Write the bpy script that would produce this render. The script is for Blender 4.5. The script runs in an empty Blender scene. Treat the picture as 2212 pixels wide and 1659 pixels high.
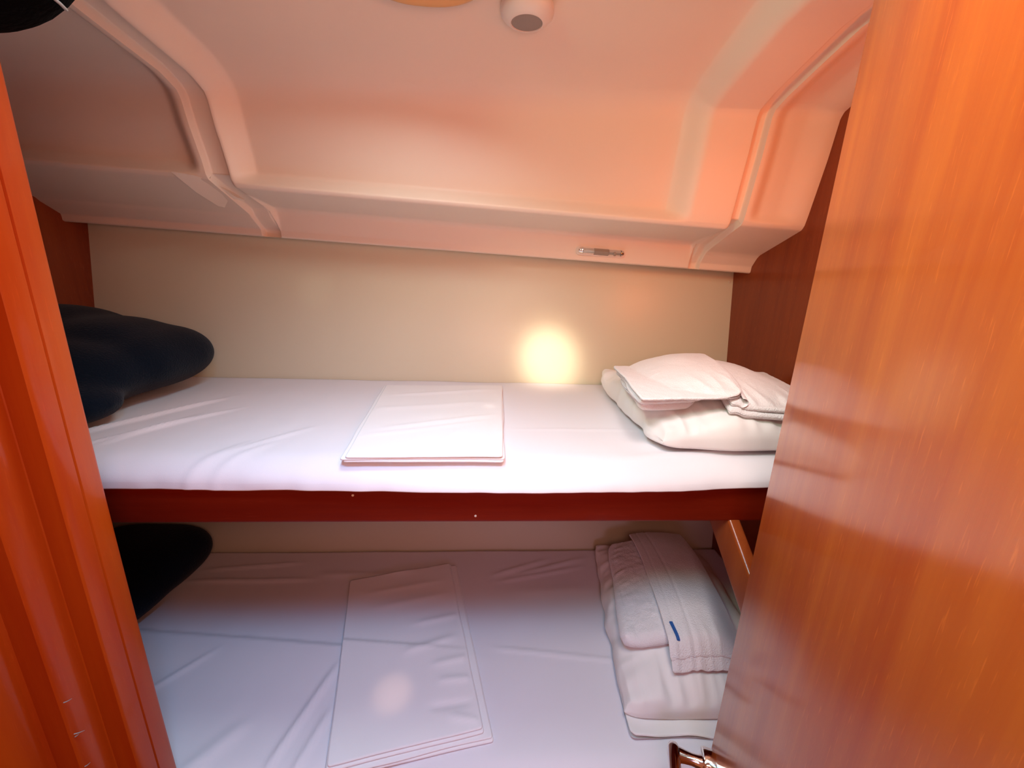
import bpy, bmesh, math, random
from math import sin, cos, pi, radians, sqrt, exp, tan
from mathutils import Vector, Matrix, noise

random.seed(4)
SC = bpy.context.scene
COL = SC.collection
EYE = 1.50            # height of the lens above the cabin floor; all z below are given relative to the lens

# ------------------------------------------------------------------ camera
F_PX, W_PX, H_PX = 831.0, 2212.0, 1659.0
PITCH, ROLL, YAW = radians(14.25), radians(1.9), radians(3.5)
def _yaw(v):
    return Vector((v[0]*cos(YAW)+v[1]*sin(YAW), -v[0]*sin(YAW)+v[1]*cos(YAW), v[2]))
ax_r = _yaw((cos(ROLL), sin(ROLL)*sin(PITCH), sin(ROLL)*cos(PITCH)))
ax_u = _yaw((-sin(ROLL), cos(ROLL)*sin(PITCH), cos(ROLL)*cos(PITCH)))
ax_f = _yaw((0, cos(PITCH), -sin(PITCH)))
cam_data = bpy.data.cameras.new('camera')
cam_data.sensor_fit = 'HORIZONTAL'
cam_data.sensor_width = 36.0
cam_data.lens = 36.0*F_PX/W_PX
cam_data.clip_start = 0.01
cam = bpy.data.objects.new('camera', cam_data)
COL.objects.link(cam)
M = Matrix((ax_r, ax_u, -ax_f)).transposed().to_4x4()
M.translation = Vector((0, 0, EYE))
cam.matrix_world = M
SC.camera = cam

# ------------------------------------------------------------------ world, lights, exposure
SC.view_settings.view_transform = 'Standard'
SC.view_settings.look = 'None'
SC.view_settings.gamma = 1.0
SC.view_settings.use_curve_mapping = False
SC.view_settings.exposure = 0.0
world = bpy.data.worlds.new('world')
SC.world = world
world.use_nodes = True
world.node_tree.nodes['Background'].inputs[0].default_value = (1.0, 0.28, 0.125, 1)
world.node_tree.nodes['Background'].inputs[1].default_value = 0.36

def aim(o, tgt):
    d = Vector(tgt) - o.location
    o.rotation_euler = d.to_track_quat('-Z', 'Y').to_euler()
def area(name, loc, tgt, sx, sy, power, col, spread=180):
    l = bpy.data.lights.new(name, 'AREA')
    l.shape = 'RECTANGLE'; l.size = sx; l.size_y = sy
    l.energy = power; l.color = col; l.spread = radians(spread)
    o = bpy.data.objects.new(name, l); COL.objects.link(o)
    o.location = (loc[0], loc[1], loc[2]+EYE); aim(o, (tgt[0], tgt[1], tgt[2]+EYE))
    return o
def spot(name, loc, tgt, power, col, ang, blend=0.6, rad=0.01):
    l = bpy.data.lights.new(name, 'SPOT')
    l.energy = power; l.color = col; l.spot_size = radians(ang); l.spot_blend = blend; l.shadow_soft_size = rad
    o = bpy.data.objects.new(name, l); COL.objects.link(o)
    o.location = (loc[0], loc[1], loc[2]+EYE); aim(o, (tgt[0], tgt[1], tgt[2]+EYE))
    return o
# daylight through the deck hatch over the doorway, sky-blue towards its left side
area('hatch_daylight', (0.19, 0.25, 0.42), (0.36, 0.46, -0.6), 0.16, 0.24, 2.0, (1.0, 0.85, 0.76), 135)
area('hatch_skylight', (-0.10, 0.14, 0.43), (-0.34, 0.40, -0.8), 0.18, 0.20, 3.0, (0.18, 0.56, 1.0), 110)
# the small bunk hatch with the amber rim, just above the picture
area('bunk_hatch_daylight', (-0.14, 0.625, 0.405), (-0.28, 0.74, -0.6), 0.20, 0.11, 1.8, (0.74, 0.95, 0.95), 150)
# added fill lamps: warm behind the lens, greenish aimed at the door top
area('warm_fill', (0.08, -0.12, 0.05), (-0.3, 1.1, 0.1), 0.26, 0.20, 2.6, (1.0, 0.50, 0.37), 150)
area('door_top_fill', (-0.28, 0.10, 0.36), (0.35, 0.30, 0.15), 0.15, 0.15, 1.8, (0.62, 1.0, 0.70), 120)
# warm light thrown back by the sunlit varnish on the far side of the door
area('warm_bounce', (0.74, 0.50, 0.17), (0.48, 0.97, 0.22), 0.10, 0.14, 0.85, (1.0, 0.17, 0.03), 130)
# added violet fill, low down, to lift the shade under the upper bunk
area('under_bunk_fill', (0.15, -0.10, -0.40), (0.25, 0.95, -0.85), 0.22, 0.12, 0.35, (0.75, 0.55, 1.0), 90)
# small shafts of sun, plus a fill spot for the upper pillow
spot('sun_shaft_wall', (0.02, 0.30, 0.38), (0.190, 1.2, -0.220), 62.0, (1.0, 0.90, 0.70), 12.5, 1.0, 0.03)
spot('sun_halo_wall', (0.02, 0.30, 0.39), (0.190, 1.2, -0.215), 17.0, (1.0, 0.78, 0.52), 18, 1.0, 0.03)
spot('sun_shaft_sheet', (0.05, 0.28, 0.40), (-0.19, 0.63, -0.83), 14.0, (1.0, 0.62, 0.44), 4.6, 1.0)
spot('pillow_fill', (0.20, 0.34, 0.40), (0.52, 0.74, -0.22), 6.5, (1.0, 0.93, 1.0), 44, 1.0, 0.05)  # added wide spot that whitens the pillow and towels
spot('sun_glint_wall', (-0.12, 0.50, 0.38), (-0.525, 1.22, -0.02), 1.6, (1.0, 0.9, 0.7), 8, 1.0)
spot('sun_shaft_bunk', (0.10, 0.35, 0.40), (0.0, 0.90, -0.29), 9, (1.0, 0.9, 0.8), 2.2, 1.0)

# ------------------------------------------------------------------ materials
def new_mat(name):
    m = bpy.data.materials.new(name); m.use_nodes = True
    nt = m.node_tree; b = nt.nodes['Principled BSDF']
    return m, nt, b
def N(nt, t, **kw):
    n = nt.nodes.new(t)
    for k, v in kw.items(): setattr(n, k, v)
    return n
def plain(name, col, rough=0.5, metal=0.0, coat=0.0, bump=0.0, bscale=200, var=0.0, vscale=6, sheen=0.0, spec=0.5):
    m, nt, b = new_mat(name)
    b.inputs['Roughness'].default_value = rough
    b.inputs['Metallic'].default_value = metal
    b.inputs['Coat Weight'].default_value = coat
    b.inputs['Coat Roughness'].default_value = 0.12
    b.inputs['Sheen Weight'].default_value = sheen
    b.inputs['Specular IOR Level'].default_value = spec
    tc = N(nt, 'ShaderNodeTexCoord')
    nz = N(nt, 'ShaderNodeTexNoise'); nz.inputs['Scale'].default_value = vscale
    nz.inputs['Detail'].default_value = 4
    nt.links.new(tc.outputs['Object'], nz.inputs['Vector'])
    mx = N(nt, 'ShaderNodeMix', data_type='RGBA')
    mx.inputs[6].default_value = (*[c*(1-var) for c in col], 1)
    mx.inputs[7].default_value = (*[min(1, c*(1+var)) for c in col], 1)
    nt.links.new(nz.outputs['Fac'], mx.inputs[0])
    nt.links.new(mx.outputs[2], b.inputs['Base Color'])
    if bump:
        n2 = N(nt, 'ShaderNodeTexNoise'); n2.inputs['Scale'].default_value = bscale
        n2.inputs['Detail'].default_value = 3
        nt.links.new(tc.outputs['Object'], n2.inputs['Vector'])
        bp = N(nt, 'ShaderNodeBump'); bp.inputs['Strength'].default_value = bump
        bp.inputs['Distance'].default_value = 0.002
        nt.links.new(n2.outputs['Fac'], bp.inputs['Height'])
        nt.links.new(bp.outputs['Normal'], b.inputs['Normal'])
    return m
def wood(name, dark, light, axis='z', rough=0.4, coat=0.6, crough=0.1, fleck=0.35):
    """varnished cabin wood: long streaks along `axis` with short pale flecks"""
    m, nt, b = new_mat(name)
    tc = N(nt, 'ShaderNodeTexCoord')
    def streak(sl, sx, det):
        mp = N(nt, 'ShaderNodeMapping')
        s = {'z': (sx, sx, sl), 'x': (sl, sx, sx), 'y': (sx, sl, sx)}[axis]
        mp.inputs['Scale'].default_value = s
        nt.links.new(tc.outputs['Object'], mp.inputs['Vector'])
        n = N(nt, 'ShaderNodeTexNoise'); n.inputs['Scale'].default_value = 1.0
        n.inputs['Detail'].default_value = det; n.inputs['Roughness'].default_value = 0.6
        nt.links.new(mp.outputs['Vector'], n.inputs['Vector'])
        return n
    a = streak(1.2, 22, 5)
    r = N(nt, 'ShaderNodeValToRGB')
    r.color_ramp.elements[0].position = 0.3; r.color_ramp.elements[0].color = (*dark, 1)
    r.color_ramp.elements[1].position = 0.72; r.color_ramp.elements[1].color = (*light, 1)
    nt.links.new(a.outputs['Fac'], r.inputs['Fac'])
    f = streak(34, 480, 2)
    r2 = N(nt, 'ShaderNodeValToRGB')
    r2.color_ramp.elements[0].position = 0.62; r2.color_ramp.elements[0].color = (0, 0, 0, 1)
    r2.color_ramp.elements[1].position = 0.74; r2.color_ramp.elements[1].color = (1, 1, 1, 1)
    nt.links.new(f.outputs['Fac'], r2.inputs['Fac'])
    ml = N(nt, 'ShaderNodeMath', operation='MULTIPLY'); ml.inputs[1].default_value = fleck
    nt.links.new(r2.outputs['Color'], ml.inputs[0])
    mx = N(nt, 'ShaderNodeMix', data_type='RGBA')
    mx.inputs[7].default_value = (*[min(1, c*1.7+0.02) for c in light], 1)
    nt.links.new(ml.outputs[0], mx.inputs[0])
    nt.links.new(r.outputs['Color'], mx.inputs[6])
    nt.links.new(mx.outputs[2], b.inputs['Base Color'])
    b.inputs['Roughness'].default_value = rough
    b.inputs['Coat Weight'].default_value = coat
    b.inputs['Coat Roughness'].default_value = crough
    b.inputs['Specular IOR Level'].default_value = 0.2
    bp = N(nt, 'ShaderNodeBump'); bp.inputs['Strength'].default_value = 0.06
    bp.inputs['Distance'].default_value = 0.001
    nt.links.new(f.outputs['Fac'], bp.inputs['Height'])
    nt.links.new(bp.outputs['Normal'], b.inputs['Normal'])
    return m

MAT = {}
MAT['liner'] = plain('moulded_liner', (0.82, 0.69, 0.58), 0.5, coat=0.0, bump=0.03, bscale=60, var=0.02)
MAT['hull_panel'] = plain('cream_vinyl_panel', (0.70, 0.64, 0.49), 0.33, bump=0.05, bscale=300, var=0.02)
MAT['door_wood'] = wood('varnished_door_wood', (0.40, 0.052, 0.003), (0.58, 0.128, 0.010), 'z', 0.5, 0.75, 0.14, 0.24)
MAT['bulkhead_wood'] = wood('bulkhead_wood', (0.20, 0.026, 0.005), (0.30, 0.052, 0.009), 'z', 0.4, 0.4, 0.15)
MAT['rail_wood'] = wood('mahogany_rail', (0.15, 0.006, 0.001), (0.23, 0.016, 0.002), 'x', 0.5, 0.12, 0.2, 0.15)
MAT['jamb_wood'] = wood('jamb_wood', (0.40, 0.036, 0.002), (0.52, 0.078, 0.004), 'z', 0.4, 0.35, 0.12, 0.1)
MAT['post_wood'] = wood('post_wood', (0.24, 0.040, 0.008), (0.34, 0.075, 0.015), 'z', 0.35, 0.5, 0.12, 0.15)
MAT['sheet'] = plain('white_cotton_sheet', (0.78, 0.74, 0.78), 0.8, bump=0.08, bscale=900, var=0.015, sheen=0.1, spec=0.25)
MAT['folded'] = plain('white_folded_cotton', (0.84, 0.80, 0.81), 0.75, bump=0.08, bscale=900, var=0.015, sheen=0.1, spec=0.3)
MAT['pillow'] = plain('white_pillow_cotton', (0.84, 0.80, 0.79), 0.8, bump=0.08, bscale=700, var=0.02, sheen=0.1, spec=0.25)
MAT['towel'] = plain('white_terry', (0.84, 0.80, 0.82), 0.95, bump=1.0, bscale=420, var=0.03, sheen=0.3, spec=0.1)
MAT['hem'] = plain('white_woven_hem', (0.82, 0.78, 0.80), 0.8, bump=0.3, bscale=600, var=0.02, spec=0.2)
MAT['navy'] = plain('navy_fleece', (0.004, 0.008, 0.016), 0.95, bump=0.8, bscale=260, var=0.3, sheen=0.08, spec=0.05)
MAT['black'] = plain('black_fuzzy_fabric', (0.0012, 0.0012, 0.0015), 1.0, bump=1.0, bscale=150, var=0.4, vscale=20, sheen=0.0, spec=0.03)
MAT['grey_piping'] = plain('pale_grey_piping', (0.35, 0.35, 0.34), 0.6)
MAT['chrome'] = plain('chrome', (0.86, 0.84, 0.83), 0.08, metal=1.0)
MAT['grille'] = plain('grey_speaker_cloth', (0.33, 0.29, 0.26), 0.8, bump=0.5, bscale=900, var=0.05)
MAT['plastic'] = plain('white_plastic', (0.80, 0.72, 0.66), 0.3)
MAT['frosted'] = plain('unlit_frosted_lens', (0.30, 0.25, 0.21), 0.3)
MAT['blue_tag'] = plain('blue_woven_tag', (0.02, 0.10, 0.36), 0.7)
MAT['hatch_trim'] = plain('amber_trim', (0.75, 0.40, 0.14), 0.4, coat=0.3)
MAT['sole'] = wood('teak_sole', (0.16, 0.05, 0.015), (0.24, 0.09, 0.03), 'x', 0.5, 0.2)
MAT['screw'] = plain('pale_screw_cap', (0.7, 0.6, 0.5), 0.4)

# ------------------------------------------------------------------ mesh helpers
LOC = {}
def empty(name, loc, label=None, cat=None, group=None, kind=None):
    o = bpy.data.objects.new(name, None); COL.objects.link(o)
    o.empty_display_size = 0.05
    o.location = (loc[0], loc[1], loc[2]+EYE); LOC[o.name] = Vector(loc)
    tag(o, label, cat, group, kind)
    return o
def tag(o, label=None, cat=None, group=None, kind=None):
    if label: o['label'] = label
    if cat: o['category'] = cat
    if group: o['group'] = group
    if kind: o['kind'] = kind
def mk(name, vf, mat, parent=None, smooth=True, label=None, cat=None, group=None, kind=None, auto=40):
    v, f = vf
    if parent: org = LOC[parent.name]
    else: org = Vector((sum(p[0] for p in v)/len(v), sum(p[1] for p in v)/len(v), min(p[2] for p in v)))
    me = bpy.data.meshes.new(name)
    me.from_pydata([(p[0]-org[0], p[1]-org[1], p[2]-org[2]) for p in v], [], f)
    bm = bmesh.new(); bm.from_mesh(me)
    bmesh.ops.remove_doubles(bm, verts=bm.verts, dist=1e-6)
    bmesh.ops.recalc_face_normals(bm, faces=bm.faces)
    if smooth:
        for e in bm.edges:
            if len(e.link_faces) == 2 and e.calc_face_angle(0) > radians(auto): e.smooth = False
        for fc in bm.faces: fc.smooth = True
    bm.to_mesh(me); bm.free()
    me.materials.append(MAT[mat])
    o = bpy.data.objects.new(name, me); COL.objects.link(o)
    if parent: o.parent = parent; LOC[o.name] = org.copy()
    else: o.location = (org[0], org[1], org[2]+EYE); LOC[o.name] = org
    tag(o, label, cat, group, kind)
    return o
def join(*parts):
    V, F = [], []
    for v, f in parts:
        n = len(V); V += list(v); F += [tuple(i+n for i in q) for q in f]
    return V, F
def box(x0, x1, y0, y1, z0, z1):
    v = [(x, y, z) for x in (x0, x1) for y in (y0, y1) for z in (z0, z1)]
    f = [(0,1,3,2), (4,6,7,5), (0,4,5,1), (2,3,7,6), (0,2,6,4), (1,5,7,3)]
    return v, f
def grid(nu, nv, fn):
    v = [fn(i/(nu-1), j/(nv-1)) for j in range(nv) for i in range(nu)]
    f = [(j*nu+i, j*nu+i+1, (j+1)*nu+i+1, (j+1)*nu+i) for j in range(nv-1) for i in range(nu-1)]
    return v, f
def prism(poly, z0, z1, axis='z', nz=2, fn=None):
    """extrude a closed 2D outline; fn(t) gives a small x,y shift at fraction t"""
    V, F = [], []
    n = len(poly)
    for k in range(nz):
        t = k/(nz-1); z = z0+(z1-z0)*t
        dx, dy = fn(t) if fn else (0, 0)
        for (a, b) in poly:
            V.append({'z': (a+dx, b+dy, z), 'x': (z, a+dx, b+dy), 'y': (a+dx, z, b+dy)}[axis])
    for k in range(nz-1):
        for i in range(n):
            j = (i+1) % n
            F.append((k*n+i, k*n+j, (k+1)*n+j, (k+1)*n+i))
    F.append(tuple(range(n))); F.append(tuple((nz-1)*n+i for i in reversed(range(n))))
    return V, F
def round_rect(a0, a1, b0, b1, r, seg=5):
    out = []
    for (cx, cy, s) in ((a1-r, b1-r, 0), (a0+r, b1-r, 90), (a0+r, b0+r, 180), (a1-r, b0+r, 270)):
        for k in range(seg+1):
            t = radians(s+90*k/seg); out.append((cx+r*cos(t), cy+r*sin(t)))
    return out
def frame_of(d):
    d = Vector(d).normalized()
    up = Vector((0, 0, 1)) if abs(d.z) < 0.9 else Vector((1, 0, 0))
    a = d.cross(up).normalized(); b = a.cross(d).normalized()
    return a, b, d
def tube(pts, rad, seg=16, squash=1.0):
    """swept tube through pts; rad is a number or a list; closed ends"""
    P = [Vector(p) for p in pts]; V, F = [], []
    for i, p in enumerate(P):
        d = (P[min(i+1, len(P)-1)]-P[max(i-1, 0)])
        a, b, _ = frame_of(d)
        r = rad[i] if isinstance(rad, (list, tuple)) else rad
        for k in range(seg):
            t = 2*pi*k/seg
            V.append(tuple(p+a*r*cos(t)+b*r*squash*sin(t)))
    for i in range(len(P)-1):
        for k in range(seg):
            l = (k+1) % seg
            F.append((i*seg+k, i*seg+l, (i+1)*seg+l, (i+1)*seg+k))
    F.append(tuple(reversed(range(seg)))); F.append(tuple((len(P)-1)*seg+k for k in range(seg)))
    return V, F
def lathe(profile, centre, axis, seg=48):
    """profile: (radius, distance along axis)"""
    c = Vector(centre); a, b, d = frame_of(axis); V, F = [], []
    for (r, h) in profile:
        for k in range(seg):
            t = 2*pi*k/seg
            V.append(tuple(c+a*r*cos(t)+b*r*sin(t)+d*h))
    n = len(profile)
    for i in range(n-1):
        for k in range(seg):
            l = (k+1) % seg
            F.append((i*seg+k, i*seg+l, (i+1)*seg+l, (i+1)*seg+k))
    F.append(tuple(range(seg))); F.append(tuple((n-1)*seg+k for k in reversed(range(seg))))
    return V, F
def sm(a, b, x):
    if a == b: return 1.0 if x >= a else 0.0
    t = max(0.0, min(1.0, (x-a)/(b-a))); return t*t*(3-2*t)
def ns(x, y, z=0.0): return noise.noise(Vector((x, y, z)))
def dens(n, e=0.06):
    """0..1 samples, denser near both ends"""
    a = [e*(1-cos(pi/2*k/8)) for k in range(8)]
    mid = [e+(1-2*e)*k/(n-1) for k in range(n)]
    return a+mid+[1-t for t in reversed(a)]
def bil(q, u, v):
    (a, b, c, d) = q      # front-left, front-right, back-right, back-left
    x = (1-u)*(1-v)*a[0]+u*(1-v)*b[0]+u*v*c[0]+(1-u)*v*d[0]
    y = (1-u)*(1-v)*a[1]+u*(1-v)*b[1]+u*v*c[1]+(1-u)*v*d[1]
    return x, y
def line_fold(x, y, p, q, w, h, fade=0.25):
    """a soft ridge along the segment p-q: half width w, height h"""
    dx, dy = q[0]-p[0], q[1]-p[1]; L = sqrt(dx*dx+dy*dy)
    t = ((x-p[0])*dx+(y-p[1])*dy)/(L*L)
    s = ((x-p[0])*(-dy)+(y-p[1])*dx)/L
    e = sm(-fade*0.4, fade, t)*(1-sm(1-fade, 1+fade*0.4, t))
    return h*e*exp(-(s/w)**2)
def slab(q, base, th, nu=60, nv=60, rr=None, wav=None, edge=0.0, seed=0.0, cr=0.006):
    """a soft sheet or towel layer: quad q, lying on base(x,y), thickness th, rounded rim"""
    rr = rr or th*0.5
    U, Vv = dens(nu), dens(nv)
    A = sqrt((q[1][0]-q[0][0])**2+(q[1][1]-q[0][1])**2); B = sqrt((q[3][0]-q[0][0])**2+(q[3][1]-q[0][1])**2)
    top, bot = [], []
    for v in Vv:
        for u in U:
            du, dv = min(u, 1-u)*A, min(v, 1-v)*B
            u2, v2 = u, v
            if du < cr and dv < cr:
                p_, q_ = 1-du/cr, 1-dv/cr
                du2, dv2 = cr*(1-p_*sqrt(1-q_*q_/2)), cr*(1-q_*sqrt(1-p_*p_/2))
                u2 = du2/A if u < 0.5 else 1-du2/A; v2 = dv2/B if v < 0.5 else 1-dv2/B
            x, y = bil(q, u2, v2)
            if edge:
                x += edge*ns(x*9, y*9, seed+3); y += edge*ns(x*9, y*9, seed+8)
            d = min(u*A, (1-u)*A, v*B, (1-v)*B)
            k = min(1.0, d/rr); h = th*0.5*sqrt(max(0.0, 1-(1-k)**2))
            z = base(x, y)+th*0.5
            w = wav(x, y, u, v) if wav else 0.0
            top.append((x, y, z+h+w)); bot.append((x, y, z-h+max(0.0, w)*0.35))
    n, m = len(U), len(Vv)
    F = [(j*n+i, j*n+i+1, (j+1)*n+i+1, (j+1)*n+i) for j in range(m-1) for i in range(n-1)]
    o = n*m
    G = [(o+j*n+i, o+(j+1)*n+i, o+(j+1)*n+i+1, o+j*n+i+1) for j in range(m-1) for i in range(n-1)]
    return top+bot, F+G

# ================================================================== THE CABIN SHELL
XL, XR = -1.172, 0.78
def wall_y(z): return 1.2+0.15*(z+0.27)

# --- moulded headliner (ceiling): a section swept athwart with recessed panels and two channels
def section(X):
    z0 = 0.0885-0.037*X
    y0 = 1.178-0.013*X
    zc = 0.377+0.025*X
    tall = sm(-0.60, -0.585, X)*(1-sm(0.58, 0.60, X))
    k1y = 1.143+0.012*tall; k1z = z0+0.050+0.024*tall
    k2z = z0+0.104-0.012*tall
    P = [(wall_y(z0)+0.004, z0+0.008), (y0+0.006, z0+0.001), (y0, z0+0.004), (y0-0.002, z0+0.02),
         (k1y+0.006, k1z-0.008), (k1y-0.006, k1z+0.001), (1.06, z0+0.082-0.004*(1-tall)), (0.998, k2z-0.004), (0.990, k2z+0.006),
         (0.984, k2z+0.03), (0.960, 0.31), (0.9485, zc-0.009), (0.940, zc+0.004), (0.90, zc+0.018), (0.75, 0.420+0.040*X), (0.5, 0.450), (0.1, 0.470), (-0.5, 0.480)]
    return P
# arc-length resampling table with the index fraction kept
def sec_point(P, s):
    i = min(int(s), len(P)-2); t = s-i
    # Catmull-Rom for a soft moulded look
    p0 = P[max(i-1, 0)]; p1 = P[i]; p2 = P[i+1]; p3 = P[min(i+2, len(P)-1)]
    def cr(a, b, c, d): return 0.5*((2*b)+(-a+c)*t+(2*a-5*b+4*c-d)*t*t+(-a+3*b-3*c+d)*t*t*t)
    def li(b, c): return b+(c-b)*t
    k = 0.2
    return (k*cr(p0[0], p1[0], p2[0], p3[0])+(1-k)*li(p1[0], p2[0]), k*cr(p0[1], p1[1], p2[1], p3[1])+(1-k)*li(p1[1], p2[1]))
def liner_depth(X, s, y):
    d = 0.0
    # two open channels
    for (a, b) in ((-0.642, -0.595), (0.590, 0.618)):
        ch = sm(a-0.003, a+0.003, X)*(1-sm(b-0.003, b+0.003, X))
        d = max(d, 0.016*ch*sm(1.2, 2.0, s))
    inn = sm(7.7, 9.0, s)              # panels sink in above the soffit ledge
    top = 1.0
    main = sm(-0.592, -0.545, X)*(1-sm(0.425, 0.488, X))
    left = (1-sm(-0.695, -0.652, X))*sm(XL, XL+0.05, X)
    right = sm(0.628, 0.665, X)*(1-sm(0.70, 0.775, X))
    d = max(d, inn*top*(0.038*main+0.030*left+0.014*right))
    # small soffit lip on the main bay
    return d
xs = []
x = XL
crit = (-0.67, -0.642, -0.595, -0.57, 0.455, 0.590, 0.618, 0.645, 0.74)
while x < XR:
    xs.append(x)
    near = min(abs(x-c) for c in crit)
    x += 0.0016 if near < 0.008 else (0.004 if near < 0.04 else 0.016)
xs.append(XR)
NS = 17; SUB = 8
ss = [i/SUB for i in range(NS*SUB+1)]
V = []
for X in xs:
    P = section(X)
    pts = [sec_point(P, s) for s in ss]
    for j, s in enumerate(ss):
        a, b = pts[max(j-1, 0)], pts[min(j+1, len(pts)-1)]
        ty, tz = b[0]-a[0], b[1]-a[1]; L = sqrt(ty*ty+tz*tz) or 1
        ny, nz = tz/L, -ty/L           # outward, away from the cabin
        if s < 5: ny, nz = 1.0, 0.0
        d = liner_depth(X, s, pts[j][0])
        V.append((X, pts[j][0]+ny*d, pts[j][1]+nz*d))
n = len(ss)
Fq = [(i*n+j, i*n+j+1, (i+1)*n+j+1, (i+1)*n+j) for i in range(len(xs)-1) for j in range(n-1)]
ceiling = mk('ceiling', (V, Fq), 'liner', kind='structure', auto=60)
gp = [Vector(p) for p in ((-0.702, 0.966, 0.2185), (-0.668, 0.985, 0.2175), (-0.647, 1.006, 0.2130), (-0.632, 1.075, 0.1905), (-0.662, 1.082, 0.183), (-0.690, 1.088, 0.1720), (-0.700, 1.03, 0.192))]
gm = sum(gp, Vector())/len(gp)+Vector((0, 0, -0.002))
gn = len(gp)
gv = [tuple(p) for p in gp]+[tuple(gm)]+[tuple(p+Vector((0, 0.035, 0.002))) for p in gp]
gf = [(i, (i+1) % gn, gn) for i in range(gn)]+[(i, (i+1) % gn, gn+1+(i+1) % gn, gn+1+i) for i in range(gn)]+[tuple(gn+1+i for i in reversed(range(gn)))]
mk('gusset', (gv, gf), 'liner', parent=ceiling, auto=30)
ceiling['label'] = 'cream moulded headliner with recessed panels and two channels'

# --- hull side panel, bulkheads, floor
hp = grid(2, 14, lambda u, v: (XL-0.02+(XR-XL+0.04)*u, wall_y(-1.2+1.55*v), -1.2+1.55*v))
hb = grid(2, 2, lambda u, v: (XL-0.02+(XR-XL+0.04)*u, wall_y(-1.2+1.55*v)+0.02, -1.2+1.55*v))
wall_back = mk('wall_back', join(hp, hb), 'hull_panel', kind='structure')
mk('wall_left', box(XL-0.02, XL, 0.47, 1.42, -1.5, 0.55), 'bulkhead_wood', kind='structure')
mk('wall_right', box(XR, XR+0.02, -0.55, 1.42, -1.5, 0.55), 'bulkhead_wood', kind='structure')
mk('floor', box(-1.3, 1.0, -1.2, 1.3, -1.54, -1.5), 'sole', kind='structure')
# forward bulkhead to the left of the doorway
mk('wall_front', box(-1.30, -0.60, 0.455, 0.48, -1.5, 0.55), 'bulkhead_wood', kind='structure')

# doorway post on the left, stepped in plan and very slightly bowed
jp = [(-0.520, 0.503), (-0.517, 0.498), (-0.517, 0.4765), (-0.5195, 0.4750), (-0.517, 0.4735), (-0.517, 0.452), (-0.519, 0.449), (-0.546, 0.449), (-0.547, 0.448),
      (-0.547, 0.415), (-0.549, 0.412), (-0.578, 0.412), (-0.582, 0.409), (-0.586, 0.38), (-0.60, 0.36), (-0.66, 0.34), (-0.66, 0.503)]
jamb = mk('trim_1', prism(jp, -1.5, 0.47, 'z', 24, lambda t: (-0.008*sin(pi*min(1, max(0, (t-0.2)/0.75)))+0.004, 0)), 'jamb_wood', kind='structure', auto=35)
jamb['label'] = 'orange varnished door post at the left edge'
# lint caught on the ragged edge of the door post
lv = []
for (z, a, l) in ((-0.545, 0.1, 0.009), (-0.60, -0.05, 0.012), (-0.605, 0.5, 0.006), (-0.66, 0.3, 0.006), (-0.675, -0.3, 0.005)):
    p = Vector((-0.5465, 0.4135, z))
    pts = [p+Vector((l*t, 0.002*t, l*t*(0.25+a)*(0.3+t))) for t in (0, 0.33, 0.66, 1)]
    lv.append(tube(pts, [0.0007, 0.0006, 0.0005, 0.0002], 6))
mk('lint', join(*lv), 'grey_piping', parent=jamb)

# ------------------------------------------------------------------ the door, open on the right
DA = radians(68.5)
U = Vector((-cos(DA), -sin(DA), 0)); NRM = Vector((-sin(DA), cos(DA), 0))
E0 = Vector((0.392, 0.467, 0))
def dpt(t, n, z): p = E0+U*t+NRM*n; return (p.x, p.y, z)
rr = round_rect(0, 0.56, -0.026, 0, 0.003, 3)
dv, df = prism(rr, -1.47, 0.40, 'z', 2)
dv = [dpt(a, b, c) for (a, b, c) in dv]
door = empty('door_1', dpt(0.28, -0.013, -1.47), 'orange varnished wooden cabin door standing open on the right', kind='structure')
mk('door_leaf', (dv, df), 'door_wood', parent=door, auto=30)
hz = -0.757
handle = empty('door_handle', dpt(0.04, 0, hz), None)
handle.parent = door; handle.matrix_parent_inverse = Matrix()
handle.location = Vector(dpt(0.04, 0, hz))-LOC[door.name]
def sub(o, child):      # child built at world offset, hung under a part
    child.parent = o; child.location = (0, 0, 0)
hc = dpt(0.030, 0.0, hz)
rv = lathe([(0.0222, 0.0), (0.0225, 0.003), (0.0225, 0.015), (0.0215, 0.018), (0.017, 0.019)], hc, NRM)
mk('rosette', rv, 'chrome', parent=handle, auto=30)
a = Vector(hc)
pts = [a+NRM*h for h in (0.016, 0.024, 0.034, 0.044, 0.054)]
mk('neck', tube(pts, [0.0115, 0.0095, 0.0085, 0.0095, 0.011], 24), 'chrome', parent=handle)
c0 = a+NRM*0.062-U*0.016
lp = [c0+U*t for t in (0, 0.004, 0.012, 0.03, 0.06, 0.09, 0.108, 0.113)]
mk('lever', tube(lp, [0.003, 0.008, 0.0105, 0.0105, 0.0095, 0.0085, 0.007, 0.003], 28, 1.15), 'chrome', parent=handle, auto=60)

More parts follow.
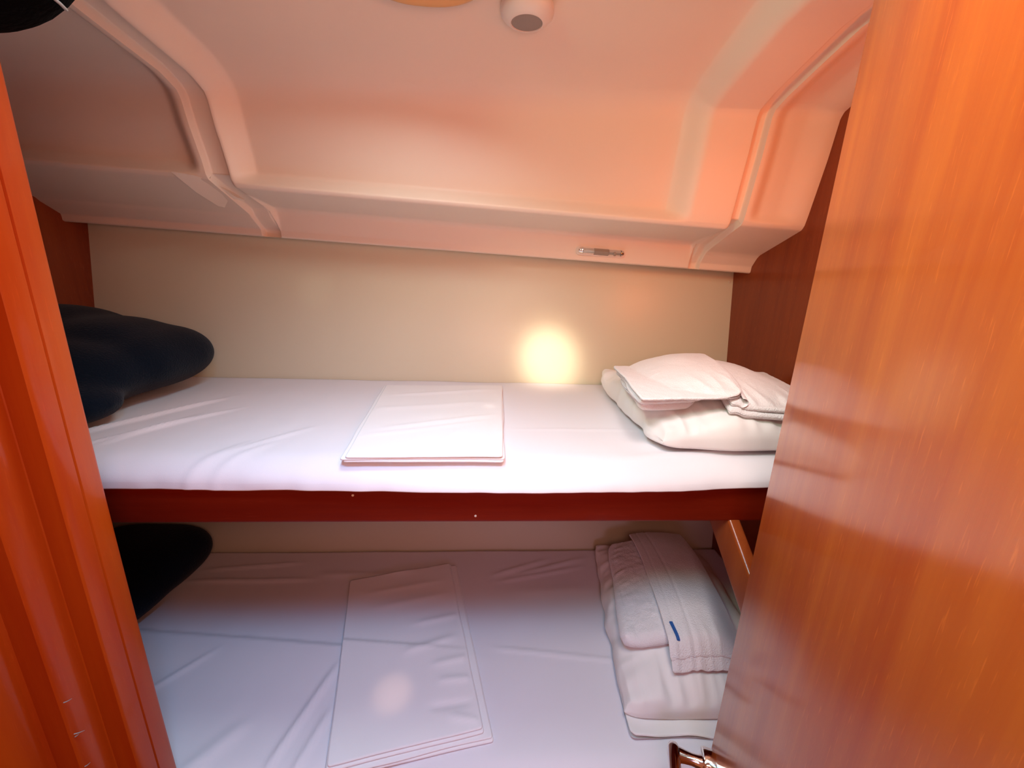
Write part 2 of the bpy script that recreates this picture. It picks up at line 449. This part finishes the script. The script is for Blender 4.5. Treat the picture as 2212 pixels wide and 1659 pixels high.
# ================================================================== THE TWO BUNKS
UP = -0.298      # top of the upper mattress
LO = -0.850      # top of the lower mattress
berth = empty('upper_berth', (-0.19, 0.62, -0.41), 'upper bunk shelf of dark red varnished wood with a long front rail', 'bunk')
rail_pts = [(0.606, -0.405), (0.609, -0.410), (0.630, -0.410), (0.633, -0.405), (0.633, -0.352), (0.628, -0.344), (0.618, -0.3405), (0.608, -0.344), (0.6045, -0.350), (0.606, -0.358)]
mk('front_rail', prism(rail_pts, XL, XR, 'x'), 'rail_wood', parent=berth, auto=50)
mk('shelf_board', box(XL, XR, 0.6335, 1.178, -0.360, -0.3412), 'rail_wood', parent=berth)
mk('screw_plug', lathe([(0.0022, 0), (0.0018, 0.0008)], (-0.02, 0.606, -0.397), (0, -1, 0), 16), 'screw', parent=berth)
mk('screw_plug', lathe([(0.0022, 0), (0.0018, 0.0008)], (-0.23, 0.6052, -0.356), (0, -1, 0.2), 16), 'screw', parent=berth)
# sloping post that carries the berth on the right, running down and towards the doorway
pa, pb = Vector((0.452, 0.590, -0.362)), Vector((0.452, 0.470, -0.62))
def beam(a, b, w, h, r=0.006):
    d = (b-a).normalized(); s = Vector((1, 0, 0)); t = s.cross(d).normalized()
    out = round_rect(-w/2, w/2, -h/2, h/2, r, 4); V = []; n = len(out)
    for p in (a, b):
        for (x, y) in out: V.append(tuple(p+s*x+t*y))
    F = [(i, (i+1) % n, n+(i+1) % n, n+i) for i in range(n)]+[tuple(range(n)), tuple(n+i for i in reversed(range(n)))]
    return V, F
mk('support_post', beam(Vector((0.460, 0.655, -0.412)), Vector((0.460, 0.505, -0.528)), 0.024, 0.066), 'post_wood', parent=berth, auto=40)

low = empty('lower_berth', (-0.19, 0.52, -1.5), 'lower bunk base of dark varnished wood', 'bunk')
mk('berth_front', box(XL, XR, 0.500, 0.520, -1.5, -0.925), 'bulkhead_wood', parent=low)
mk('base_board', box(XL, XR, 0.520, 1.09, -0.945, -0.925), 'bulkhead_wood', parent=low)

# --- mattresses with their fitted sheets
def up_h(x, y):
    h = 0.0
    h += line_fold(x, y, (-0.36, 0.78), (-0.49, 0.60), 0.007, 0.003)
    h += line_fold(x, y, (-0.44, 0.70), (-0.50, 0.59), 0.006, 0.0024)
    h += line_fold(x, y, (-0.395, 0.70), (-0.46, 0.585), 0.008, 0.0025)
    h += line_fold(x, y, (-0.66, 0.98), (-0.80, 0.68), 0.008, 0.007)
    h += line_fold(x, y, (-0.58, 0.90), (-0.74, 0.64), 0.007, 0.005)
    h += line_fold(x, y, (-0.63, 0.86), (-0.70, 0.66), 0.008, 0.003)
    h += line_fold(x, y, (0.04, 0.778), (0.40, 0.775), 0.004, 0.0022)
    h += line_fold(x, y, (0.20, 0.62), (0.55, 0.69), 0.012, 0.004)
    h += line_fold(x, y, (-0.33, 1.0), (-0.02, 1.15), 0.03, -0.002)
    h += 0.0016*ns(x*5, y*6, 1.3)+0.0006*ns(x*22, y*14, 4)
    return h
def lo_h(x, y):
    h = 0.0
    h += line_fold(x, y, (0.02, 0.745), (0.32, 0.705), 0.004, 0.003, 0.1)
    s = y-(0.822-(x+0.95)*0.103)          # step along the edge of the tucked-under layer
    if x < 0.05: h += 0.0055*(1-sm(-0.001, 0.006, s))*exp(-max(0.0, -s)/0.09)*(1-sm(-0.2, 0.05, x))
    h += line_fold(x, y, (-0.62, 0.76), (-0.76, 0.60), 0.006, 0.004)
    h += line_fold(x, y, (-0.33, 0.72), (-0.39, 0.50), 0.007, 0.007)
    h += line_fold(x, y, (-0.31, 0.62), (-0.34, 0.49), 0.007, 0.006)
    h += line_fold(x, y, (-0.46, 0.60), (-0.54, 0.50), 0.016, 0.005)
    h += line_fold(x, y, (-0.84, 1.02), (-0.56, 1.05), 0.006, 0.006)
    h += line_fold(x, y, (-0.86, 0.975), (-0.50, 0.98), 0.007, 0.006)
    h += line_fold(x, y, (-0.50, 1.0), (-0.20, 0.985), 0.012, 0.004)
    h += line_fold(x, y, (0.10, 0.99), (0.32, 1.06), 0.007, 0.005)
    h += line_fold(x, y, (0.04, 0.96), (0.30, 1.02), 0.006, 0.004)
    h += line_fold(x, y, (0.02, 0.985), (0.20, 1.055), 0.008, 0.005)
    h += line_fold(x, y, (0.06, 0.92), (0.32, 0.93), 0.02, 0.002)
    h += 0.0022*ns(x*4, y*5, 7.3)+0.0008*ns(x*18, y*12, 2)
    return h
def mattress(top, fn, yf, yb, zb, bulge, r, sagr=0.0, gather=0.0, nx=340, ny=80, bottom=None):
    """sheeted cushion: grid over the top, rolled over the front edge, and a flat underside"""
    V = []; rows = []
    prof = []
    rh = r*1.7
    for j in range(ny): prof.append((yb-(yb-(yf+rh))*j/(ny-1), 0.0))
    for k in range(1, 9):
        t = pi/2*k/8; prof.append((yf+rh-rh*sin(t), -r*(1-cos(t))))
    zlow = zb-top
    for k in range(1, 9):
        prof.append((yf, -r+(zlow+r)*k/8))
    for i in range(nx):
        x = XL+(XR-XL)*i/(nx-1)
        for (y, dz) in prof:
            dep = sm(0, 0.03, -dz)
            yy = y-bulge(x)*(sm(0.0, 0.045, -dz) if dz < 0 else 0)
            h = fn(x, y)
            f = h*(1-0.0*dep)
            z = top+dz+h*(1-dep)
            yy -= dep*(h*0.7+gather*ns(x*26, dz*20, 3)*0.5+gather*0.6*ns(x*9, dz*6, 5))
            if bottom and dz < 0: z += sm(0.0, 1.0, dz/zlow)*bottom(x)
            V.append((x, yy, z))
        V.append((x, yf+0.03, zb+0.002)); V.append((x, yb, zb+0.002))
    m = len(prof)+2
    F = [(i*m+j, i*m+j+1, (i+1)*m+j+1, (i+1)*m+j) for i in range(nx-1) for j in range(m-1)]
    F += [(i*m+m-1, i*m, (i+1)*m, (i+1)*m+m-1) for i in range(nx-1)]
    F += [tuple(range(m)), tuple((nx-1)*m+j for j in reversed(range(m)))]
    return V, F
up_bottom = lambda x: 0.0005+0.004*exp(-((x-0.06)/0.30)**2)-0.003*exp(-((x+0.42)/0.05)**2)+0.006*sm(0.30, 0.5, x)
mk('bunk_mattress', mattress(UP, up_h, 0.605, 1.188, -0.3400, lambda x: 0.008+0.020*exp(-((x-0.05)/0.35)**2), 0.030, gather=0.004, bottom=up_bottom),
   'sheet', label='long thin mattress in a white fitted sheet on the upper bunk', cat='mattress', auto=180)
mk('bunk_mattress', mattress(LO, lo_h, 0.487, 1.098, -0.9245, lambda x: 0.006, 0.025, gather=0.004, ny=90),
   'sheet', label='mattress in a white fitted sheet on the lower bunk, partly in shade', cat='mattress', auto=180)

# --- folded flat sheets
def wav_us(x, y, u, v):
    h = 0.0012*ns(x*9, y*14, 3)
    for (p, q, w, a) in (((-0.27, 0.98), (0.03, 1.05), 0.010, 0.003), ((-0.22, 0.74), (0.02, 0.83), 0.010, 0.0032), ((-0.25, 0.70), (0.0, 0.79), 0.008, 0.002),
                         ((-0.10, 0.64), (-0.06, 0.74), 0.008, 0.002), ((-0.30, 0.86), (0.0, 0.93), 0.014, 0.002)):
        h += line_fold(x, y, p, q, w, a)
    return h*sm(0, 0.06, min(u, 1-u, v, 1-v))
qs = [(-0.250, 0.608), (0.030, 0.612), (0.040, 1.105), (-0.306, 1.095)]
def shrink(q, a, b, c, d):  # inset left, right, front, back in metres (approx)
    return [(q[0][0]+a, q[0][1]+c), (q[1][0]-b, q[1][1]+c), (q[2][0]-b, q[2][1]-d), (q[3][0]+a, q[3][1]-d)]
us = join(slab(shrink(qs, 0.006, 0.002, 0.000, 0.002), lambda x, y: UP+0.0012+max(0, up_h(x, y)), 0.0034, 50, 60, wav=wav_us, edge=0.002),
          slab(shrink(qs, 0.001, 0.001, 0.002, 0.0), lambda x, y: UP+0.0048+max(0, up_h(x, y)), 0.0034, 50, 60, wav=wav_us, edge=0.003, seed=2),
          slab(shrink(qs, 0.010, 0.003, 0.001, 0.006), lambda x, y: UP+0.0084+max(0, up_h(x, y))+0.002*sm(-0.2, 0.02, x), 0.0034, 50, 60, wav=wav_us, edge=0.002, seed=5))
mk('folded_sheet', us, 'folded', label='flat square of folded white sheet on the upper bunk mattress', cat='folded sheet', auto=60)
ql = [(-0.262, 0.500), (0.024, 0.532), (-0.078, 1.012), (-0.386, 0.936)]
ql = [(-0.275, 0.492), (0.022, 0.545), (-0.090, 1.022), (-0.390, 0.955)]
def wav_ls(x, y, u, v):
    h = 0.0014*ns(x*8, y*12, 9)
    for (p, q, w, a) in (((-0.18, 0.80), (-0.06, 0.83), 0.008, 0.003), ((-0.19, 0.72), (-0.07, 0.765), 0.009, 0.0035), ((-0.30, 0.85), (-0.10, 0.90), 0.012, 0.002),
                         ((-0.10, 0.655), (-0.02, 0.66), 0.007, 0.003), ((-0.11, 0.60), (-0.02, 0.61), 0.007, -0.003), ((-0.07, 0.585), (0.0, 0.57), 0.007, 0.003),
                         ((-0.12, 0.69), (-0.03, 0.71), 0.008, 0.003), ((-0.33, 0.90), (-0.12, 0.95), 0.010, 0.002)):
        h += line_fold(x, y, p, q, w, a)
    return h*sm(0, 0.05, min(u, 1-u, v, 1-v))
ls = join(slab(ql, lambda x, y: LO+0.0012+max(0, lo_h(x, y)), 0.0045, 60, 80, wav=wav_ls, edge=0.002),
          slab(shrink(ql, 0.002, 0.003, 0.004, 0.001), lambda x, y: LO+0.0058+max(0, lo_h(x, y)), 0.0035, 50, 60, wav=wav_ls, edge=0.002, seed=1),
          slab(shrink(ql, 0.001, 0.019, 0.010, 0.001), lambda x, y: LO+0.0096+max(0, lo_h(x, y)), 0.0040, 60, 80, wav=wav_ls, edge=0.002, seed=4),
          slab(shrink(ql, 0.002, 0.022, 0.015, 0.002), lambda x, y: LO+0.0138+max(0, lo_h(x, y)), 0.0040, 60, 80, wav=wav_ls, edge=0.002, seed=4))
mk('folded_sheet', ls, 'folded', label='long rectangle of folded white sheet on the lower bunk mattress', cat='folded sheet', auto=60)

# --- pillows
def pillow(q, z0, H, seed, wr, lift=None, p=0.42, nu=110, nv=110):
    def hgt(u, v):
        a = max(0.0, sin(pi*u)); b = max(0.0, sin(pi*v))
        return (a**p)*(b**p)
    def corner(u, v):
        return ((abs(2*u-1)**6)*(abs(2*v-1)**6))
    def pos(u, v):
        # straight seams pull in a little between the corners
        uu = u+(0.5-u)*0.07*(sin(pi*v)**0.8)*0-(0.5-u)*0.0
        iu = 0.030*(1-(2*v-1)**2); iv = 0.022*(1-(2*u-1)**2)
        x, y = bil(q, u*(1-2*0)+0, v)
        return x, y
    U = [0.5-0.5*cos(pi*i/(nu-1)) for i in range(nu)]
    W = [0.5-0.5*cos(pi*j/(nv-1)) for j in range(nv)]
    top, bot = [], []
    for v in W:
        for u in U:
            cr = 0.14; du, dv = min(u, 1-u), min(v, 1-v); u2, v2 = u, v
            if du < cr and dv < cr:
                p_, q_ = 1-du/cr, 1-dv/cr
                k_ = 0.38
                du2 = cr*(1-p_*((1-k_)+k_*sqrt(1-q_*q_/2))); dv2 = cr*(1-q_*((1-k_)+k_*sqrt(1-p_*p_/2)))
                u2 = du2 if u < 0.5 else 1-du2; v2 = dv2 if v < 0.5 else 1-dv2
            x, y = bil(q, u2, v2)
            # gently waved seam line
            x += 0.010*ns(x*20, y*20, seed)*(1 if 0 < u < 1 else 1.5); y += 0.006*ns(x*12, y*12, seed+5)
            h = hgt(u, v)
            e = min(u, 1-u, v, 1-v)
            rad = wr(x, y, u, v)
            l = lift(u, v) if lift else 0.0
            seam = 0.006+0.016*(1-h)
            zt = z0+seam+H*h+rad*sm(0.0, 0.02, e)+l
            zb = z0+seam*(1-h**0.5)+0.001*(1-h)+l*0.85
            top.append((x, y, zt)); bot.append((x, y, min(zb, zt)))
    n, m = nu, nv
    F = [(j*n+i, j*n+i+1, (j+1)*n+i+1, (j+1)*n+i) for j in range(m-1) for i in range(n-1)]
    o = n*m
    G = [(o+j*n+i, o+(j+1)*n+i, o+(j+1)*n+i+1, o+j*n+i+1) for j in range(m-1) for i in range(n-1)]
    R = []
    rim = [i for i in range(n)]+[j*n+n-1 for j in range(1, m)]+[(m-1)*n+i for i in range(n-2, -1, -1)]+[j*n for j in range(m-2, 0, -1)]
    for k in range(len(rim)):
        a, b = rim[k], rim[(k+1) % len(rim)]
        R.append((a, b, o+b, o+a))
    return top+bot, F+G+R
def pillow_wr(seed, amp=0.006):
    def f(x, y, u, v):
        w = 0.0
        # gathers running in from the front and left seams
        w += amp*(0.25-abs(ns(x*30+seed, y*6, seed)))*2.0*(1-sm(0.04, 0.30, v))
        w += amp*(0.25-abs(ns(x*6, y*26, seed+2)))*1.6*(1-sm(0.04, 0.26, u))
        w += amp*0.9*ns(x*22, y*20, seed+11)*(1-sm(0.02, 0.2, min(u, v)))
        w += amp*0.7*ns(x*10, y*9, seed+7)
        return w
    return f
UPQ = [(0.318, 0.648), (0.668, 0.640), (0.735, 1.135), (0.335, 1.135)]
def up_lift(u, v): return 0.030*max(0, 1-u*5)**1.5*sm(0.75, 1.0, v)
mk('pillow', pillow(UPQ, UP+0.002, 0.098, 2.0, pillow_wr(1.0, 0.008), up_lift, 0.36), 'pillow',
   label='white pillow with a gathered pillowcase on the upper bunk under folded towels', cat='pillow', auto=70)
LPQ = [(0.281, 0.566), (0.630, 0.560), (0.695, 1.055), (0.350, 1.065)]
low_pillow = mk('pillow', pillow(LPQ, LO+0.003, 0.105, 5.0, pillow_wr(6.0, 0.008), lambda u, v: 0.02*max(0, 1-u*5)*sm(0.8, 1.0, v), 0.40), 'pillow',
   label='white pillow in a creased pillowcase on the lower bunk under folded towels', cat='pillow', auto=70)
hq = [(0.284, 0.540), (0.640, 0.526), (0.640, 0.625), (0.296, 0.640)]
mk('pillowcase_hem', slab(hq, lambda x, y: LO+0.003+max(0, lo_h(x, y)), 0.006, 70, 50, cr=0.012, edge=0.004, seed=3,
   wav=lambda x, y, u, v: 0.006*(1-v)*(0.3+ns(x*16, y*9, 4))+0.010*(1-u)**6*(1-v)), 'pillow', parent=low_pillow)
def inv_bil(q, x, y):
    u = v = 0.5
    for _ in range(8):
        px, py = bil(q, u, v); e = 1e-4
        ax, ay = bil(q, u+e, v); bx, by = bil(q, u, v+e)
        j11, j12, j21, j22 = (ax-px)/e, (bx-px)/e, (ay-py)/e, (by-py)/e
        D = j11*j22-j12*j21
        u += ((x-px)*j22-(y-py)*j12)/D; v += (-(x-px)*j21+(y-py)*j11)/D
    return u, v
def ptop(q, z0, H, p, wr):
    def f(x, y):
        u, v = inv_bil(q, x, y)
        u = min(0.999, max(0.001, u)); v = min(0.999, max(0.001, v))
        h = (sin(pi*u)**p)*(sin(pi*v)**p)
        return z0+0.008+0.016*(1-h)+H*h+max(0.0, wr(x, y, u, v))
    return f
ut = ptop(UPQ, UP+0.002, 0.098, 0.36, pillow_wr(1.0, 0.008)); lt = ptop(LPQ, LO+0.003, 0.105, 0.40, pillow_wr(6.0, 0.008))
# --- towels
def fuzz(a, s): return lambda x, y, u, v: a*ns(x*12, y*12, s)+a*0.5*ns(x*60, y*60, s)+a*0.25*ns(x*150, y*150, s)
def drape(f, floor_, c):   # towels bridge the steep pillow edge rather than hugging it
    return lambda x, y: max(f(x, y), floor_)+c
t2 = [(0.452, 0.668), (0.655, 0.625), (0.748, 0.985), (0.525, 1.005)]
o = join(slab(t2, drape(ut, UP+0.068, 0.002), 0.014, 50, 60, wav=fuzz(0.0012, 1), edge=0.004),
         slab(shrink(t2, 0.004, 0.004, 0.003, 0.004), drape(ut, UP+0.068, 0.016), 0.012, 70, 70, wav=fuzz(0.0016, 1.5), edge=0.004, seed=2))
mk('folded_towel', o, 'towel', label='thick folded white towel lying right of the smaller one on the upper bunk pillow', cat='towel', auto=80)
t1 = [(0.272, 0.648), (0.474, 0.668), (0.552, 0.955), (0.312, 0.935)]
def t1b(c): return drape(ut, UP+0.072, c)
def wav_t1(x, y, u, v): return 0.0025*ns(x*9, y*7, 2)+0.0008*ns(x*60, y*60, 2)+0.004*sm(0.75, 1.0, u)*(1-sm(0, 0.2, v))
t1v = join(slab(shrink(t1, 0.014, 0.060, 0.034, 0.004), t1b(0.001), 0.019, 90, 90, wav=wav_t1, edge=0.008, rr=0.013, cr=0.03),
           slab(shrink(t1, 0.004, 0.052, 0.024, 0.004), t1b(0.0175), 0.015, 90, 90, wav=wav_t1, edge=0.009, seed=3, rr=0.012, cr=0.02),
           slab(t1, t1b(0.0335), 0.0065, 90, 90, wav=wav_t1, edge=0.004, seed=6, cr=0.012))
small = mk('folded_towel', t1v, 'towel', label='small folded white hand towel on top of the upper bunk pillow, open fold facing front', cat='towel', auto=80)
# the loop of the fold at its front right corner
lp = []
zc = t1b(0.0335)(0.47, 0.70)
for k in range(13):
    t = pi*k/12-pi/2
    lp.append((0.012*cos(t), 0.0085*sin(t)))
def foldloop(u, v):
    k = u*12; i = min(int(k), 11); t = k-i
    a, b = lp[i], lp[i+1]
    s = v
    cx = 0.472+0.074*s; cy = 0.662+0.275*s
    return (cx+a[0]+(b[0]-a[0])*t, cy, t1b(0.0335)(cx, cy)-0.005+a[1]+(b[1]-a[1])*t)
mk('turned_fold', grid(25, 40, foldloop), 'towel', parent=small)

ta = [(0.296, 0.660), (0.470, 0.650), (0.560, 0.985), (0.368, 0.995)]
wa = lambda x, y, u, v: 0.003*ns(x*10, y*9, 4)+0.0016*ns(x*70, y*70, 4)+0.0008*ns(x*160, y*160, 4)
o = slab(ta, drape(lt, LO+0.078, 0.002), 0.036, 100, 100, rr=0.020, wav=wa, edge=0.006, seed=1, cr=0.030)
mk('folded_towel', o, 'towel', label='fluffy folded white bath towel at the left on the lower bunk pillow', cat='towel', auto=80)
tb = [(0.385, 0.600), (0.560, 0.600), (0.585, 0.985), (0.428, 0.990)]
def tbb(c): return lambda x, y: max(lt(x, y), LO+0.078)+c+0.042*sm(0.585, 0.640, y)*(1-sm(0.490+(y-0.65)*0.27, 0.600+(y-0.65)*0.27, x))
def wb(x, y, u, v):
    h = 0.0018*ns(x*14, y*9, 8)+0.0005*ns(x*60, y*60, 4)
    h += -0.0022*exp(-((u-0.30)/0.02)**2)-0.0015*exp(-((u-0.12)/0.012)**2)
    return h
tbv = join(slab(shrink(tb, 0.002, 0.0, 0.0, 0.0), tbb(0.004), 0.0042, 50, 70, wav=wb, edge=0.002),
           slab(shrink(tb, 0.000, 0.002, 0.012, 0.0), tbb(0.0085), 0.0042, 60, 70, wav=wb, edge=0.002, seed=1))
tagged = mk('folded_towel', tbv, 'towel', label='flat folded white towel with a blue tag on top of the lower bunk pillow', cat='towel', auto=80)
def tagfn(u, v):
    x = 0.4035+0.0065*u-0.002*v; y = 0.630+0.036*v-0.001*u
    return (x, y, tbb(0.0150)(x, y)+0.0008)
gt = grid(3, 8, tagfn); gb = ([(x, y, z-0.002) for (x, y, z) in gt[0]], gt[1])
mk('towel_tag', join(gt, gb), 'blue_tag', parent=tagged, label='small blue hanging tag')

# --- dark blue cushions at the left ends
def sup(c, r, e=0.75, n=40, m=28, seed=0.0, rot=0.0, flat=None):
    V, F = [], []
    for j in range(m+1):
        ph = -pi/2+pi*j/m
        for i in range(n):
            th = 2*pi*i/n
            def pw(a, k): return math.copysign(abs(a)**k, a)
            x = r[0]*pw(cos(ph), e)*pw(cos(th), e); y = r[1]*pw(cos(ph), e)*pw(sin(th), e); z = r[2]*pw(sin(ph), 1.0)
            k = 1+0.07*ns(x*7+seed, y*7, z*7)
            x, y = (x*cos(rot)-y*sin(rot))*k, (x*sin(rot)+y*cos(rot))*k
            zz = c[2]+z*k
            if flat is not None: zz = max(zz, flat)
            V.append((min(max(c[0]+x, XL+0.004), XR), min(c[1]+y, wall_y(zz)-0.006), zz))
    for j in range(m):
        for i in range(n):
            l = (i+1) % n
            F.append((j*n+i, j*n+l, (j+1)*n+l, (j+1)*n+i))
    return V, F
def soft(o, vox=0.008, it=6):
    md = o.modifiers.new('remesh', 'REMESH'); md.mode = 'VOXEL'; md.voxel_size = vox; md.use_smooth_shade = True
    s = o.modifiers.new('smooth', 'SMOOTH'); s.iterations = it; s.factor = 0.5
o = mk('navy_cushion', join(sup((-0.970, 0.995, -0.204), (0.220, 0.170, 0.084), 0.62, seed=1, rot=0.0, flat=UP+0.003),
                            sup((-0.960, 0.870, -0.214), (0.185, 0.160, 0.082), 0.75, seed=2, rot=0.25, flat=UP+0.003),
                            sup((-0.885, 0.765, -0.250), (0.150, 0.085, 0.048), 0.8, seed=7, rot=0.0, flat=UP+0.003),
                            sup((-1.06, 0.97, -0.180), (0.15, 0.20, 0.105), 0.8, seed=3, flat=UP+0.003),
                            sup((-0.97, 0.985, -0.188), (0.17, 0.17, 0.092), 0.85, seed=8, flat=UP+0.003)), 'navy',
       label='plump dark navy fleece cushion at the left end of the upper bunk', cat='cushion')
soft(o, 0.008, 40)
o = mk('navy_cushion', join(sup((-0.975, 0.975, -0.775), (0.165, 0.115, 0.076), 0.6, seed=4, flat=LO+0.008),
                            sup((-0.985, 0.850, -0.785), (0.160, 0.17, 0.066), 0.75, seed=5, flat=LO+0.008)), 'navy',
       label='dark navy cushion in deep shade at the left end of the lower bunk', cat='cushion')
soft(o, 0.008, 40)

# ================================================================== FITTINGS
# ceiling speaker
sz = 0.443
def ceil_z(x, y):
    P = section(x)
    for i in range(len(P)-1):
        if P[i+1][0] <= y <= P[i][0] and i > 8:
            t = (P[i][0]-y)/(P[i][0]-P[i+1][0]); return P[i][1]+(P[i+1][1]-P[i][1])*t
    return 0.44
cx, cy = 0.052, 0.772
cz = ceil_z(cx, cy)+0.027
nd = Vector((0, 0.07, -1)).normalized()
sp = empty('ceiling_speaker', (cx, cy, cz), 'round white ceiling speaker with a grey cloth centre', 'speaker')
mk('bezel', lathe([(0.0445, -0.004), (0.0445, 0.003), (0.0435, 0.0065), (0.0385, 0.0115), (0.0325, 0.0155), (0.0285, 0.0175), (0.0265, 0.0175), (0.0262, 0.015)], (cx, cy, cz), nd, 64), 'plastic', parent=sp, auto=50)
mk('grille', lathe([(0.0263, 0.010), (0.0263, 0.016), (0.020, 0.017), (0.010, 0.0175), (0.002, 0.0176)], (cx, cy, cz), nd, 48), 'grille', parent=sp, auto=50)

# amber rim of the deck hatch
hx, hy = -0.112, 0.594
hzc = ceil_z(hx, 0.70)+0.026
ring = []
def rpt(t, r, h): return (hx+(0.115+r)*math.copysign(abs(cos(t))**0.8, cos(t)), hy+(0.148+r)*math.copysign(abs(sin(t))**0.8, sin(t)), hzc+h-0.10*(sin(t)*0.148))
sec = [(0.014, 0.003), (0.012, -0.004), (0.004, -0.008), (-0.006, -0.008), (-0.014, -0.004), (-0.016, 0.006)]
V = []; F = []
nn = 72
for k in range(nn):
    for (r, h) in sec: V.append(rpt(2*pi*k/nn, r, h))
for k in range(nn):
    for i in range(len(sec)-1):
        l = (k+1) % nn
        F.append((k*6+i, k*6+i+1, l*6+i+1, l*6+i))
F.append(tuple(k*6+5 for k in range(nn)))
mk('hatch_rim', (V, F), 'hatch_trim', label='amber rounded rim on the ceiling at the top edge of the photo', cat='ceiling fitting', auto=50)

# chrome reading light under the liner ledge
lx, lz = 0.318, 0.106
ly = section(lx)[3][0]-0.004
rl = empty('reading_light', (lx, ly, lz), 'small chrome reading light set in the liner above the back wall', 'light')
mk('back_plate', prism([(a, b-0.036*(a-lx)) for (a, b) in round_rect(lx-0.073, lx+0.073, lz-0.013, lz+0.012, 0.010, 6)], ly-0.001, ly+0.012, 'y'), 'plastic', parent=rl, auto=40)
def bar(x0, x1, r0, z0=lz):
    out = [(ly-0.002-0.013*max(0, sin(t))*1.0, z0-0.001+r0*cos(t)) for t in [pi*k/4 for k in range(5)]]
    V = []
    for x in (x0, x1):
        for (y, z) in out: V.append((x, y, z-0.036*(x-lx)))
    n = 5
    F = [(i, i+1, n+i+1, n+i) for i in range(4)]+[(4, 0, n, n+4), (0, 1, 2, 3, 4), (n+4, n+3, n+2, n+1, n)]
    return V, F
mk('end_cap', lathe([(0.0095, 0), (0.009, 0.006), (0.006, 0.012), (0.001, 0.014)], (lx-0.055, ly-0.006, lz+0.002), (-1, 0, 0), 20), 'chrome', parent=rl)
mk('end_cap', lathe([(0.0095, 0), (0.009, 0.005), (0.006, 0.010), (0.001, 0.012)], (lx+0.057, ly-0.006, lz-0.003), (1, 0, 0), 20), 'chrome', parent=rl)
mk('body', bar(lx-0.054, lx-0.022, 0.0095), 'chrome', parent=rl, smooth=False)
mk('lens', bar(lx-0.0215, lx+0.021, 0.0092), 'frosted', parent=rl, smooth=False)
mk('body', bar(lx+0.0215, lx+0.056, 0.0095), 'chrome', parent=rl, smooth=False)
mk('switch', lathe([(0.0055, 0), (0.0052, 0.003), (0.003, 0.0042)], (lx+0.038, ly-0.0125, lz-0.006), (0, -1, -0.5), 16), 'frosted', parent=rl)

# screw cap near the top right corner of the back panel
mk('screw_cap', lathe([(0.0035, 0), (0.0032, 0.0015), (0.0015, 0.0025)], (0.768, wall_y(0.036)-0.0005, 0.036), (0, -1, 0.15), 16), 'screw', parent=wall_back)

# black soft bag hanging above the door post
bc = Vector((-0.374, 0.310, 0.258))
bag = empty('hanging_bag', (bc.x, bc.y, bc.z-0.10), 'round-bottomed black fuzzy fabric bag hanging at the top left corner', 'bag')
mk('bag_body', sup(tuple(bc), (0.104, 0.104, 0.100), 1.0, seed=9), 'black', parent=bag)
mk('strap', tube([bc+Vector((0, 0, 0.09)), bc+Vector((0.004, 0.01, 0.15)), bc+Vector((0.0, 0.0, 0.20))], 0.008, 10), 'black', parent=bag)
cur = [Vector(p) for p in [(-0.2994, 0.3197, 0.1847), (-0.3031, 0.3309, 0.184), (-0.3089, 0.3446, 0.1847), (-0.3122, 0.3517, 0.186), (-0.3166, 0.3593, 0.1876), (-0.3196, 0.3639, 0.1889)]]
mk('piping', tube(cur, 0.0011, 8), 'grey_piping', parent=bag)
